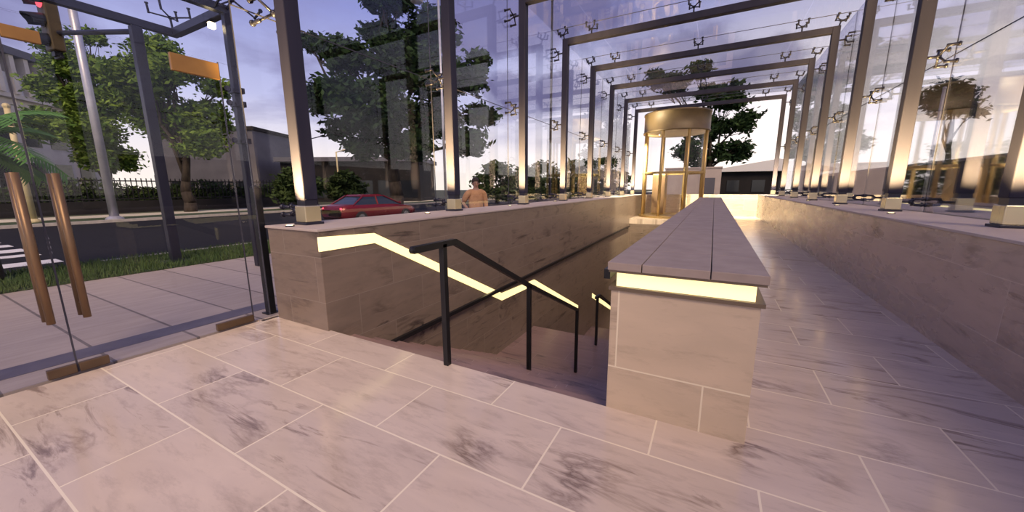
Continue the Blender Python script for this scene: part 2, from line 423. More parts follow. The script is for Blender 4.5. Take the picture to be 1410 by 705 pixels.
# ---------------------------------------------------------------- glass skin
wn = 0
def pane(a, b, lab, name=None, mt='glass'):
    global wn
    if name is None: wn += 1; name = 'window_%d' % wn
    o = struct(MB().box(a, b), name, M[mt], lab); return o
ys = [2.62-.18] + [FY[k] for k in range(1,8)] + [YE+.3]
for side, gx, z0 in (('left',GXL,.03), ('right',GXR,.03)):
    yb = ys if side == 'left' else [-3.1,-.15] + FY + [YE+.3]
    for k in range(len(yb)-1):
        for z1, z2_ in ((z0,3.60), (3.61,GZ)):
            p = pane((gx-.006,yb[k]+.006,z1), (gx+.006,yb[k+1]-.006,z2_), '%s glass pane of the pavilion side' % side, mt='coated' if side == 'right' else 'glass')
            if z1 > 3: MB().box((gx-.007,yb[k]+.006,z1-.012), (gx+.007,yb[k+1]-.006,z1-.002)).build('sealant', M['sealant'], p)
            MB().box((gx-.007,yb[k]-.005,z1), (gx+.007,yb[k]+.005,z2_)).build('sealant', M['sealant'], p)
rx = [GXL,-3.6,-.86,1.9,GXR]
ry = [-3.1,-.15] + FY + [YE+.3]
for j in range(len(ry)-1):
    for i in range(4):
        p = pane((rx[i]+.006,ry[j]+.006,GZ), (rx[i+1]-.006,ry[j+1]-.006,GZ+.014), 'clear glass roof pane', 'ceiling', 'roofglass')
        MB().box((rx[i]+.006,ry[j+1]-.005,GZ-.001), (rx[i+1]-.006,ry[j+1]+.005,GZ+.015)).build('sealant', M['sealant'], p)
# glass doors in the left front
zd = 2.96
for k, (ya, yb_, side) in enumerate(((-.64,.80,-1), (.815,2.24,1))):
    d = pane((GXL-.006,ya,.01), (GXL+.006,yb_,zd-.01), ['glass door leaf nearer the camera','glass door leaf beside the stair wall'][k], 'door_%d' % (k+1))
    yh = .71 if k == 0 else .915
    hd = MB()
    hd.tube((GXL+.07,yh,.50), (GXL+.07,yh,1.74), .026, n=12).tube((GXL-.07,yh,.50), (GXL-.07,yh,1.74), .026, n=12)
    for z in (.62,1.62): hd.tube((GXL-.07,yh,z), (GXL+.07,yh,z), .011, n=8)
    hd.build('pull_handle', M['bronze'], d, smooth=True)
    for (pa, pb) in (((.632,.80),) if k == 0 else ((.815,1.0),(1.86,2.24))):
        MB().box((GXL-.022,pa,.012), (GXL+.022,pb,.092)).build('patch_fitting', M['patch_dark'], d, bevel=.004)
    for (pa, pb, za, zb) in (((.50,.80,2.752,2.845),) if k == 0 else ((.815,1.01,2.752,2.845),(1.83,2.24,2.775,2.94))):
        MB().box((GXL-.022,pa,za), (GXL+.022,pb,zb)).build('patch_fitting', M['patch'], d, bevel=.004)
    MB().box((GXL-.004,yb_ if k == 0 else yb_,.01), (GXL+.004,yb_+.012,zd)).build('edge_seal', M['sealant'], d)
pane((GXL-.006,-.64,zd), (GXL+.006,2.44,GZ), 'glass pane above the doors')
pane((GXL-.006,2.255,.01), (GXL+.006,2.43,zd-.005), 'narrow glass sidelight beside the doors')
pane((GXL-.006,-4,.01), (GXL+.006,-.655,GZ), 'glass pane nearest the camera on the left')

# black post at the end of the doors
t = thing('door_post', (-5.0,2.53,0), 'short black upright post just outside the glass at the end of the left wall', 'post')
MB().box((-5.045,2.485,0), (-4.955,2.575,1.62)).build('post_shaft', M['black'], t, bevel=.006)
MB().box((-5.075,2.455,0), (-4.93,2.60,.015)).build('base_plate', M['black'], t)
MB().lathe((-5.0,2.53,1.62), [(.045,0),(.045,.015),(.02,.03),(0,.032)], 12).build('top_cap', M['black'], t)

# ---------------------------------------------------------------- railings
RXM = -2.03
def rail(pts, posts, label, x=RXM):
    t = thing('stair_handrail', (x,pts[0][0],posts[0][1]), label, 'handrail', 'black handrails in the middle of the stairs')
    h = MB()
    for (a, b) in zip(pts[:-1], pts[1:]):
        h.bar((x,a[0],a[1]), (x,b[0],b[1]), .05, .055)
    for p in pts: h.ball((x,p[0],p[1]), .027, 8, 6)
    h.build('top_rail', M['black'], t)
    for (y, z0, z1) in posts:
        MB().bar((x,y,z0), (x,y,z1), .05, .05).build('rail_post', M['black'], t)
    return t
def tread(y):  # stair surface
    if y < 6.196: return -.154*(math.floor((y-2.5)/.308)+1) if y >= 2.5 else 0
    if y < 8: return zz
    return zz-.154*(math.floor((y-8)/.30)+1)
rail([(2.10,1.125),(2.63,1.125),(4.18,.345),(6.24,-.62)], [(2.47,0,1.125),(4.19,tread(4.19),.345),(6.22,zz,-.62)], 'black steel handrail with three posts at the top of the stairs')
rail([(7.45,-.72),(7.75,-.74),(11.6,-2.6)], [(7.6,zz,-.73),(9.6,tread(9.6),-1.63),(11.62,z2,-2.6)], 'black steel handrail lower down beyond the landing, half hidden by the pier')
t = thing('wall_rail', (LX,3.3,-.45), 'long straight black rail running level along the left stairwell wall', 'wall rail')
MB().bar((LX+.07,2.9,-.46), (LX+.07,19.4,-.36), .05, .06).build('rail_bar', M['black'], t)
for y in (4,7,10,13,16,19): MB().tube((LX+.001,y,-.45), (LX+.07,y,-.43), .014, n=8).build('rail_bracket', M['black'], t)
t = thing('wall_rail', (DX0,2.6,1.0), 'small black rail end showing at the left edge of the pier under its coping', 'wall rail')
rb = MB(); pts = [(2.57,.99),(3.1,.99),(6.3,-.62),(8.0,-.70)]
for a, b in zip(pts[:-1], pts[1:]): rb.bar((DX0-.05,a[0],a[1]), (DX0-.05,b[0],b[1]), .045, .07)
rb.build('rail_bar', M['black'], t)
for y, z in pts[1:]: MB().tube((DX0,y,z), (DX0-.05,y,z), .012, n=8).build('rail_bracket', M['black'], t)

# ---------------------------------------------------------------- round lift at the far end
EC = (-2.02, 21.95); ER = 1.60
t = thing('glass_lift', (*EC,0), 'round glass lift with a brass drum on top at the far end of the stairwell', 'lift')
MB().lathe((*EC,0), [(0,0),(ER+.06,0),(ER+.06,.10),(ER,.12),(0,.12)], 40).build('base_ring', M['gold'], t)
MB().lathe((*EC,0), [(ER-.05,4.38),(ER+.03,4.38),(ER+.03,4.46),(ER,4.48),(ER,5.28),(ER+.03,5.30),(ER+.03,5.38),(0,5.40)], 48).build('drum', M['drum'], t, smooth=True)
MB().lathe((*EC,0), [(0,4.40),(ER-.05,4.38)], 40).build('drum_soffit', M['concrete'], t)
for k in range(8):
    a = math.radians(-152 + 45*k)
    c = (EC[0]+ER*.97*math.cos(a), EC[1]+ER*.97*math.sin(a))
    MB().tube((*c,.12), (*c,4.38), .075, n=10).build('lift_post', M['gold'], t, smooth=True)
    g = MB().lathe((*EC,0), [(ER*.95,.14),(ER*.95,4.37)], 6, a+.05, a+math.radians(45)-.05).build('curved_pane', M['glass'], t)
MB().lathe((*EC,0), [(ER*.96,2.28),(ER*.98,2.30),(ER*.98,2.36),(ER*.96,2.38)], 40).build('mid_ring', M['gold'], t)
cab = MB().box((EC[0]-1.0,EC[1]-.15,.14), (EC[0]-.35,EC[1]+.9,2.3)).build('lift_cabin', M['gold'], t, bevel=.02)
MB().box((EC[0]-.98,EC[1]-.17,.2), (EC[0]-.69,EC[1]-.145,2.2)).build('cabin_door', M['bronze'], cab)
MB().box((EC[0]-.66,EC[1]-.17,.2), (EC[0]-.37,EC[1]-.145,2.2)).build('cabin_door', M['bronze'], cab)

# ---------------------------------------------------------------- ground outside on the left
struct(MB().box((-9.75,-20,-.4), (-4.87,2.3,0)).box((-9.75,2.3,-.4), (-4.76,70,0)), 'pavement', M['paving'], 'grey slab pavement outside the glass')
struct(MB().box((-12.0,-20,-.4), (-9.75,70,.015)), 'verge_ground', M['soil'], 'strip of earth between pavement and road')
struct(MB().box((-12.16,-20,-.4), (-12.0,2.3,-.07)).box((-12.16,2.7,-.4), (-12.0,70,.03)), 'kerb', M['kerb'], 'near kerb of the road')
struct(MB().box((-28.2,-60,-.45), (-12.16,140,-.10)), 'road', M['asphalt'], 'dark asphalt road')
cw = MB()
for xa, xb in ((-12.85,-12.2),(-14.46,-13.75),(-16.3,-15.75),(-17.95,-17.1),(-19.65,-18.9),(-21.4,-20.6)):
    cw.box((xa,-3.5,-.10), (xb,2.46,-.094))
struct(cw, 'road_markings', M['line'], 'white crosswalk stripes')
struct(MB().box((-28.5,-60,-.4), (-28.2,140,.04)), 'kerb', M['kerb'], 'far kerb of the road')
struct(MB().box((-31.4,-60,-.4), (-28.5,140,.02)), 'verge_ground', M['soil'], 'dark green strip across the road')
struct(MB().box((-34.5,-60,-.4), (-31.4,140,.03)), 'pavement', M['farpath'], 'pale footpath across the road')
struct(MB().box((-260,-160,-.5), (-34.5,260,0)).box((-4.76,YE+.5,-.5), (60,260,0)).box((-34.5,70,-.5), (-28.2,260,-.01)).box((-12.16,70,-.5),(-4.76,260,-.01)).box((3.04,-20,-.5), (80,YE+.5,0)).box((60,YE+.5,-.5),(160,260,0)), 'ground', M['ground'], 'open ground around the pavilion')

# grass blades
rng = random.Random(3); g = MB()
def blade(x, y, z, h):
    a = rng.uniform(0, math.pi); w = rng.uniform(.006,.014); l = rng.uniform(-.05,.05); m_ = rng.uniform(-.05,.05)
    dx, dy = math.cos(a)*w, math.sin(a)*w
    g.add([(x-dx,y-dy,z),(x+dx,y+dy,z),(x+l,y+m_,z+h)], [(0,1,2)])
for _ in range(30000):
    u = rng.random(); bx, by = rng.uniform(-11.98,-9.70), -1.5 + 22*u*u
    if any((bx-a)**2 + (by-b)**2 < .1 for a, b in ((-11.25,1.1),(-10.55,3.5),(-11.0,13.75))): continue
    blade(bx, by, .01, rng.uniform(.05,.15))
tag(g.build('grass', M['blade']), 'green grass on the strip between pavement and road', 'grass', kind='stuff')

# ---------------------------------------------------------------- canopy frame and traffic light
t = thing('canopy_frame', (-10.55,3.5,0), 'dark steel canopy frame with two posts standing outside the glass at upper left', 'canopy frame')
MB().bar((-10.55,3.5,.0), (-10.55,3.5,4.85), .17, .17).build('post', M['dark'], t, bevel=.01)
MB().bar((-8.4,4.145,.0), (-8.4,4.145,4.9), .13, .13).build('post', M['dark'], t, bevel=.01)
MB().bar((-10.55,-1,4.93), (-10.55,4.2,4.93), .14, .14).build('beam', M['dark'], t)
MB().bar((-8.4,-1,4.93), (-8.4,4.2,4.93), .14, .14).build('beam', M['dark'], t)
MB().bar((-10.48,4.145,4.93), (-8.46,4.145,4.93), .14, .14).build('beam', M['dark'], t)
f = MB(); spider(f, (-10.5,4.1,5.0), (.1,-.1,1), (0,1,0), .45, .3); f.build('spider_fitting', M['dark'], t)
f = MB(); spider(f, (-8.33,4.145,4.95), (1,-.2,.1), (0,0,1), .8, .3); f.build('spider_fitting', M['dark'], t)
for z in (3.45,3.2,2.5):
    f = MB(); f.box((-8.52,4.06,z), (-8.28,4.24,z+.10)).tube((-8.4,4.0,z+.05), (-8.3,3.95,z+.05), .05); f.build('clamp', M['dark'], t)
MB().box((-8.7,3.95,4.62), (-8.62,4.05,4.72)).build('lamp', M['lens'], t)

arm = Vector((-.945,-.33,0)).normalized()
p0 = Vector((-10.66,3.46,4.76)); p1 = p0 + arm*1.86 + Vector((0,0,.10))
t = thing('traffic_light', p0, 'traffic light head with red lamp lit, hung on a dark arm at the top left', 'traffic light')
MB().tube(p0, p1, .05, .045, n=10).build('mast_arm', M['dark'], t)
ctr = p1 + arm*.12
fd = Vector((-.90,-.05,0)).normalized(); fd = Vector((.12,-.98,0)).normalized()   # way the lenses face
sd = fd.cross(Vector((0,0,1)))
def ob(mb, c, hx, hy, hz):  # oriented box: along sd, fd, z
    vs = [c + sd*a*hx + fd*b*hy + Vector((0,0,1))*d*hz for d in (-1,1) for a, b in ((-1,-1),(1,-1),(1,1),(-1,1))]
    mb.add(vs, [(3,2,1,0),(4,5,6,7),(0,1,5,4),(1,2,6,5),(2,3,7,6),(3,0,4,7)])
hb = MB(); ob(hb, ctr + Vector((0,0,.20)), .17, .10, .56); hb.build('housing', M['sig'], t, bevel=.02)
hb = MB(); ob(hb, ctr + Vector((0,0,-.40)), .07, .06, .06); ob(hb, ctr + Vector((0,0,-.46)) - fd*.02, .13, .03, .03); hb.build('bottom_bracket', M['black'], t)
for k, z in enumerate((.58,.20,-.18)):
    c = ctr + Vector((0,0,z)) + fd*.10
    ln = MB(); ln.tube(c, c+fd*.02, .13, .12, n=16); ln.build('red_lens' if k == 0 else 'lens', M['red_lamp'] if k <= 0 else M['off_lamp'], t)
    vz = MB(); n = 14
    vs = []
    for a in range(n+1):
        th = math.radians(-25 + 230*a/n)
        for L in (0,.30*(0.6+.4*max(0,math.sin(th)))):
            for r in (.15,.14): vs.append(c + fd*L + sd*r*math.cos(th) + Vector((0,0,1))*r*math.sin(th) - Vector((0,0,1))*L*.25)
    fs = []
    for a in range(n):
        i, j = 4*a, 4*a+4
        fs += [(i,j,j+2,i+2),(i+1,i+3,j+3,j+1),(i+2,j+2,j+3,i+3)]
    vz.add(vs, fs); vz.build('visor', M['black'], t)

# ---------------------------------------------------------------- poles
def pole(name, x, y, z0, z1, r, m, lab, cat='pole', head=None, group=None):
    t = thing(name, (x,y,z0), lab, cat, group)
    MB().tube((x,y,z0), (x,y,z1), r, r*.8, n=12).build('shaft', m, t, smooth=True)
    MB().lathe((x,y,z0), [(r*1.9,0),(r*1.9,.06),(r*1.2,.16),(r,.18)], 12).build('base_flange', m, t)
    if head:
        dx, dy = head
        MB().tube((x,y,z1-.05), (x+dx,y+dy,z1+.15), r*.5, n=8).build('lamp_arm', m, t)
        MB().ball((x+dx,y+dy,z1+.12), .28, 10, 6, (1,1,.35)).build('lamp_head', m, t)
    else:
        MB().ball((x,y,z1), r*1.1, 8, 6).build('top_cap', m, t)
    return t
pole('street_lamp', -28.9, 7.3, .02, 13.5, .20, M['silver'], 'tall silver street lamp across the road behind the traffic light', 'street lamp', (2.0,0))
pole('marker_pole', -30.2, 4.75, .02, 5.6, .13, M['yellowpole'], 'pale yellow pole across the road between the palm and the silver lamp', 'pole')
pole('street_lamp', -11.0, 13.75, .015, 9.6, .06, M['silver'], 'slim pale street lamp in front of the big tree trunk', 'street lamp', (-1.2,0))
pole('flag_pole', -6.0, 14.33, 0, 8.6, .055, M['dark'], 'thin dark pole outside the glass between two left columns', 'pole')
pole('flag_pole', 6.0, 17.0, 0, 4.55, .05, M['silver'], 'thin pale pole outside the right glass', 'pole')
pole('street_lamp', -33.0, 22.0, .03, 6.2, .09, M['dark'], 'small dark street lamp at the far footpath left of the red car', 'street lamp', (1.4,.3))
pole('street_lamp', -33.0, 24.5, .03, 5.2, .08, M['yellowpole'], 'short pale street lamp just left of the nearest left column', 'street lamp', (.9,.3))
pole('street_lamp', -33.0, 32.0, .03, 6.2, .09, M['dark'], 'dark street lamp above the red car roof', 'street lamp', (2.2,.5))

# ---------------------------------------------------------------- iron fence across the road
t = thing('iron_fence', (-37,8,0), 'black iron railing fence on a dark wall across the road', 'fence')
MB().box((-37.1,-6,0), (-36.8,24,.85)).build('plinth', M['darkb'], t)
pk = MB(); yv = -6
while yv < 24: pk.bar((-36.95,yv,.85), (-36.95,yv,2.45), .05, .05); yv += .28
pk.build('pickets', M['iron'], t)
MB().bar((-36.95,-6,2.25), (-36.95,24,2.25), .06, .08).build('rail', M['iron'], t)
MB().bar((-36.95,-6,1.0), (-36.95,24,1.0), .06, .08).build('rail', M['iron'], t)
for yv in (-6,0,6,12,18,24): MB().bar((-36.95,yv,0), (-36.95,yv,2.7), .22, .22).build('fence_post', M['iron'], t)

t = thing('hedge', (-39,8,0), 'clipped dark hedge behind the iron fence across the road', 'hedge')
hr = random.Random(9); hm = MB(); hb_ = MB().box((-39.6,-7,0), (-38.4,25,1.7)).build('hedge_core', M['darkb'], t)
for _ in range(9000):
    p = Vector((hr.uniform(-39.9,-38.1), hr.uniform(-7,25), 0)); p.z = hr.uniform(.1, 2.1 + .3*math.sin(p.y*.9))
    if -39.6 < p.x < -38.4 and p.z < 1.6: p.x = -38.2
    u = Vector((hr.gauss(0,1),hr.gauss(0,1),hr.gauss(0,1))).normalized(); w = u.cross(Vector((hr.gauss(0,1),hr.gauss(0,1),hr.gauss(0,1)))).normalized()
    hm.add([p-u*.16, p+w*.08, p+u*.16, p-w*.08], [(0,1,2,3)])
hm.build('leaves', M['hedge'], t)
# ---------------------------------------------------------------- trees
CR = Vector((.8786,.4776,0)).normalized(); CF = Vector((-.4776,.8786,0)).normalized()
def tree(name, base, blobs, lab, leaf, leaf_size, n_leaf, trunk_r, crown_low, seed, group=None):
    """blobs: (sideways, height, forward, radius) of foliage masses around the trunk"""
    R_ = random.Random(seed); base = Vector(base)
    t = thing(name, base, lab, 'tree', group)
    tr = MB(); fork = base + Vector((R_.uniform(-.2,.2), 0, crown_low))
    def limb(p, q, r0, r1, n=3):
        pts = [p]
        for i in range(1, n): pts.append(p.lerp(q, i/n) + Vector((R_.uniform(-1,1),R_.uniform(-1,1),R_.uniform(-.4,.6)))*(q-p).length*.07)
        pts.append(q)
        for i in range(n): tr.tube(pts[i], pts[i+1], r0+(r1-r0)*i/n, r0+(r1-r0)*(i+1)/n, n=7)
    limb(base, fork, trunk_r*1.25, trunk_r*.85); 
    top = base + Vector((0,0,max(b[1] for b in blobs)*.75)); limb(fork, top, trunk_r*.8, trunk_r*.2, 4)
    cr = MB(); tot = sum(b[3]**2 for b in blobs)
    for s, h, fwd, r in blobs:
        r *= .86; c = base + CR*s + CF*fwd + Vector((0,0,h))
        st = fork.lerp(top, R_.uniform(0,.55)); limb(st, c, trunk_r*.42, trunk_r*.08)
        for _ in range(5):
            d = Vector((R_.gauss(0,1),R_.gauss(0,1),R_.gauss(0,.7))).normalized()
            limb(c.lerp(st,.35), c + d*r*.8, trunk_r*.12, trunk_r*.03, 2)
        k = int(n_leaf*r*r/tot); ncl = max(6, k//26)
        for _ in range(ncl):
            d = Vector((R_.gauss(0,1),R_.gauss(0,1),R_.gauss(0,1))).normalized()
            cc = c + Vector((d.x,d.y,d.z*.72))*r*R_.uniform(.35,1.0)**.6
            cs = r*.22 + .25
            for _ in range(26):
                p = cc + Vector((R_.gauss(0,1),R_.gauss(0,1),R_.gauss(0,.55)))*cs*.55
                u = Vector((R_.gauss(0,1),R_.gauss(0,1),R_.gauss(0,.6))).normalized(); w = u.cross(Vector((R_.gauss(0,1),R_.gauss(0,1),R_.gauss(0,1)))).normalized()
                a = leaf_size*R_.uniform(.6,1.25)
                cr.add([p-u*a, p+w*a*.45, p+u*a, p-w*a*.45], [(0,1,2,3)])
    tr.build('trunk', M['bark'], t, smooth=True); cr.build('crown', M[leaf], t)
    return t
def px_blobs(cx, base_y, d, lst, seed):
    R_ = random.Random(seed); s = d/504; out = []
    for (x, y, r) in lst: out.append(((x-cx)*s, 1.6+(260-y)*s, R_.uniform(-1,1)*r*s*.9, r*s))
    return out
BIG = [(560,32,34),(600,55,36),(535,60,24),(500,98,30),(560,100,48),(610,120,46),(470,82,22),(445,72,15),(482,145,36),(540,165,46),(600,170,40),(650,122,26),(665,165,22),(520,205,26),(648,200,26),(452,150,18),(575,205,30),(660,95,16),(470,180,20)]
tree('street_tree', (-19.75,19.03,-.0), px_blobs(545,0,26,BIG,1), 'large dark green tree left of centre, beyond the road behind the red car', 'leaf_dark', .24, 42000, .42, 3.2, 11)
LT = [(232,78,26),(215,110,30),(250,125,36),(290,115,26),(225,165,38),(285,165,36),(318,130,18),(300,200,28),(200,140,24),(250,90,20)]
tree('street_tree', (-33.4,12.4,0), px_blobs(262,0,26.7,LT,2), 'leafy green tree behind the dark canopy post', 'leaf_mid', .20, 26000, .33, 2.2, 12)
LT2 = [(140,80,18),(150,105,28),(125,135,24),(175,110,24),(165,150,34),(130,180,28),(190,190,32),(150,215,30),(200,220,24),(190,75,14)]
tree('street_tree', tuple(Vector((0,0,0)) + 29*Vector((-.4704-535/504*.8786,.8633-535/504*.4776,0))), px_blobs(170,0,29,LT2,3), 'bright green tree behind the silver street lamp', 'leaf_mid', .20, 26000, .3, 1.8, 13)
RT = [(1000,150,26),(1018,180,22),(985,185,24),(1010,215,22),(975,150,20),(1028,215,14),(985,225,20),(940,128,20),(915,122,16),(965,118,16),(960,210,18)]
tree('street_tree', (-.5,38,0), px_blobs(992,0,34,RT,4), 'dark tree behind the round lift at the far end', 'leaf_dark', .24, 13000, .3, 2.0, 14)
PT = [(1245,150,14),(1268,138,16),(1292,148,16),(1280,160,14),(1262,158,12),(1305,165,9)]
tree('ornamental_tree', (8.23,22.4,0), px_blobs(1270,0,16,PT,5), 'small dark spreading tree outside the right glass', 'leaf_dark', .12, 3000, .12, 2.6, 15)
for k, (x, y, r, d, lab) in enumerate([(685,236,16,40,'small dark tree on the skyline right of the big tree'), (722,243,15,46,'low round tree behind the third left column'), (750,240,18,51,'bushy tree beside the thin dark pole on the skyline'),
                                       (800,236,20,43,'tree on the skyline between two left columns'), (832,232,18,50,'tree on the skyline just left of the round lift'), (476,246,12,34,'small dark tree behind the red car'), (410,243,14,30.5,'dark bushy tree behind the nearest left column')]):
    c = Vector((0,0,1.6)) + d*(Vector((-.4704,.8633,-.1829)) + (x-705)/504*Vector((.8786,.4776,-.0056)) - (262-352.5)/504*Vector((-.087,.161,.983)))
    q = r*1.35*d/504; bl = [(0,1.5+(260-y)*d/504,0,q),(-q*.8,1.5+(255-y)*d/504*.5,0,q*.8),(q*.8,1.4+(255-y)*d/504*.5,.5,q*.85),(-q*.5,1.1,-.4,q*.75),(q*.6,1.0,-.2,q*.75)]
    tree('street_tree', (c.x,c.y,0), bl, lab, 'hedge', .26, 5000, .18, .6, 30+k, 'small trees along the far skyline')

# palm at the left edge
t = thing('fan_palm', (-11.25,1.1,0), 'green palm with drooping fronds at the left edge outside the glass doors', 'palm')
MB().tube((-11.25,1.1,0), (-11.2,1.1,1.0), .20, .16, n=10).tube((-11.2,1.1,1.0), (-11.2,1.15,2.35), .16, .13, n=10).build('trunk', M['bark'], t, smooth=True)
fr = random.Random(5)
for k in range(26):
    a = 2*math.pi*k/26 + fr.uniform(-.1,.1); el = fr.uniform(.0,1.15); L = fr.uniform(1.15,1.65)
    mb = MB(); p = Vector((-11.2,1.15,2.3)); d = Vector((math.cos(a)*math.cos(el), math.sin(a)*math.cos(el), math.sin(el))); sdv = d.cross(Vector((0,0,1))).normalized()
    n = 9; prev = p
    for i in range(n):
        q = prev + d*L/n; mb.tube(prev, q, .014, .010, n=5)
        for s in (-1,1):
            for jj in range(3):
                b0 = prev.lerp(q, jj/3); ll = .42*(1-.45*abs(i/n-.35)) 
                e = b0 + sdv*s*ll*.8 + d*ll*.45 + Vector((0,0,-.16*ll-.05))
                w = d*.020
                mb.add([b0-w, b0+w, b0.lerp(e,.55)+w*1.2, e, b0.lerp(e,.55)-w*1.2], [(0,1,2,3,4)])
        prev = q; d = (d + Vector((0,0,-.17))).normalized()
    mb.build('frond', M['leaf_palm'], t)

# ---------------------------------------------------------------- buildings
def rot_building(name, origin, yaw, lab):
    t = thing(name, origin, lab, 'building', rz=math.radians(yaw)); t['_o'] = (0,0,0); return t
# pale modern building with deep upper-floor slots at far left; facade runs away to the right
t = rot_building('office_building', (-61.3,10.1,0), 131.8, 'pale concrete office building with dark slot windows at far left')
MB().box((-16,0,0), (9.0,14,10.6)).build('lower_wall', M['concrete'], t)
MB().box((-16,-.9,14.5), (9.1,14,15.2)).build('roof_slab', M['grey'], t)
MB().box((-16,1.2,10.6), (8.8,14,14.5)).build('recess_wall', M['darkb'], t)
MB().box((-16,-.5,10.5), (9.0,1.2,10.9)).build('floor_ledge', M['concrete'], t)
for k in range(18):
    x = -15 + k*1.36
    MB().box((x-.22,-.7,10.9), (x+.22,1.2,14.5)).build('fin', M['concrete'], t)
    MB().box((x+.22,-.15,10.9), (x+1.14,.8,12.9)).build('balcony_panel', M['roofw'], t)
for k in range(8):
    MB().box((-14.5+k*2.9,-.06,6.0), (-12.6+k*2.9,.06,9.4)).build('window', M['pane'], t)
    MB().box((-14.5+k*2.9,-.06,1.0), (-12.6+k*2.9,.06,4.4)).build('window', M['pane'], t)
# grey low building behind the left tree
t = rot_building('garage_building', (-57,21,0), 29, 'plain grey building behind the left trees')
MB().box((-3,0,0), (9,8,8.6)).build('wall', M['grey'], t); MB().box((-3.2,-.2,8.6), (9.2,8.2,9.0)).build('roof_edge', M['darkb'], t)
for k in range(3): MB().box((-1.5+k*3.4,-.06,.3), (1.2+k*3.4,.06,2.6)).build('window', M['pane'], t)
# long low dark building behind the car
t = rot_building('low_building', (-47,27,0), 29, 'long low dark flat-roofed building behind the red car')
MB().box((0,0,0), (17,9,4.9)).build('wall', M['darkb'], t); MB().box((-.4,-.6,4.9), (17.4,9.2,5.4)).build('roof_slab', M['grey'], t)
for k in range(6): MB().box((.8+k*2.75,-.06,.5), (2.9+k*2.75,.06,2.6)).build('window', M['pane'], t)
# pinkish block behind the lift
t = rot_building('concrete_kiosk', (-1.6,33.6,0), 0, 'plain pinkish concrete block behind the round lift')
MB().box((-2.1,0,0), (2.0,3,3.05)).build('wall', M['pink'], t, bevel=.02); MB().box((-2.15,-.05,3.05), (2.05,3.05,3.15)).build('roof_slab', M['pink'], t)
MB().box((.55,-.03,.1), (1.6,.03,2.3)).build('service_door', M['grey'], t)
# house at right far
t = rot_building('house', (2.6,49,0), 0, 'low house with a pale sloping roof beyond the right walkway')
MB().box((-2.2,0,0), (6,7,3.2)).build('wall', M['darkb'], t)
MB().prism([(-2.6,3.25),(-2.6,3.55),(3.2,4.5),(8,3.4),(8,3.2)], 'y', -.5, 7.5).build('roof', M['roofw'], t)
for k in range(3): MB().box((-1.4+k*2.4,-.06,1.0), (-.2+k*2.4,.06,2.3)).build('window', M['pane'], t)
# low dark wall outside on the right
t = thing('boundary_wall', (12,20,0), 'dark boundary wall with a pale base line outside the right glass', 'wall')
MB().box((11.8,6,0), (12.2,70,2.9)).build('wall_body', M['darkb'], t)
MB().box((11.7,6,0), (12.25,70,.55)).build('base_course', M['concrete'], t)
MB().box((11.7,6,2.9), (12.3,70,3.05)).build('coping', M['grey'], t)

# ---------------------------------------------------------------- red car
def red_car():
    L = 4.7; t = thing('car', (-15.4,13.25,-.1), 'red car parked on the road beyond the low stair wall', 'car', rz=math.pi/2)
    # local: x along the car (front +x), y across, z up
    st = [(-2.35,.42,.74,.70),(-2.28,.30,.90,.80),(-1.8,.24,.98,.88),(-.9,.22,.97,.91),(.6,.22,.95,.91),(1.3,.23,.88,.90),(1.95,.26,.80,.86),(2.25,.30,.70,.78),(2.36,.40,.60,.66)]
    mb = MB(); n = 10; ring = []
    for x, zb, zt, hw in st:
        zm = zb+(zt-zb)*.62
        r = [(-hw*.82,zb),(-hw*.98,zb+.1),(-hw,zm),(-hw*.93,zt-.03),(-hw*.78,zt),(hw*.78,zt),(hw*.93,zt-.03),(hw,zm),(hw*.98,zb+.1),(hw*.82,zb)]
        ring.append([(x,y,z) for y, z in r])
    vs = [p for r in ring for p in r]; fs = []
    for i in range(len(ring)-1):
        for k in range(n): fs.append((i*n+k, i*n+(k+1)%n, (i+1)*n+(k+1)%n, (i+1)*n+k))
    fs += [tuple(range(n)), tuple(reversed(range((len(ring)-1)*n, len(ring)*n)))]
    mb.add(vs, fs); mb.build('body', M['carred'], t, smooth=True)
    def house(pts, name, m):
        mb = MB(); vs = []
        for x, z, hw in pts: vs += [(x,-hw,z),(x,hw,z)]
        n = len(pts); mb.add(vs, [tuple(range(0,2*n,2)), tuple(reversed(range(1,2*n,2)))] + [(2*k,2*((k+1)%n),2*((k+1)%n)+1,2*k+1) for k in range(n)])
        return mb.build(name, m, t, bevel=.02)
    house([(-1.75,.95,.80),(-1.05,1.34,.62),(.15,1.36,.62),(1.15,.92,.80)], 'glasshouse', M['carglass'])
    house([(-1.12,1.335,.635),(-1.0,1.41,.56),(.0,1.42,.56),(.2,1.35,.635)], 'roof', M['carred'])
    pl = MB()
    for s in (-1,1):
        for (a, b) in (((-1.78,s*.82,.94),(-1.06,s*.635,1.36)), ((1.18,s*.82,.92),(.16,s*.635,1.37)), ((-.35,s*.83,.95),(-.32,s*.64,1.36))): pl.tube(a, b, .035, n=6)
    pl.build('pillars', M['carred'], t)
    for x in (-1.42,1.42):
        for s in (-1,1):
            w = MB().tube((x,s*.70,.33), (x,s*.92,.33), .33, n=20).build('wheel', M['tyre'], t)
            MB().tube((x,s*.915,.33), (x,s*.935,.33), .20, n=14).build('rim', M['chrome'], w)
    for s in (-1,1):
        MB().ball((2.2,s*.58,.64), .13, 8, 6, (.7,1.2,.6)).build('headlight', M['amber'], t)
        MB().ball((-2.28,s*.62,.78), .11, 8, 6, (.5,1.2,.7)).build('tail_light', M['red_lamp'], t)
        MB().ball((.95,s*.98,1.0), .09, 8, 6, (.6,1,.7)).build('wing_mirror', M['carred'], t)
    MB().box((2.28,-.4,.42), (2.37,.4,.54)).build('grille', M['black'], t)
    return t
red_car()

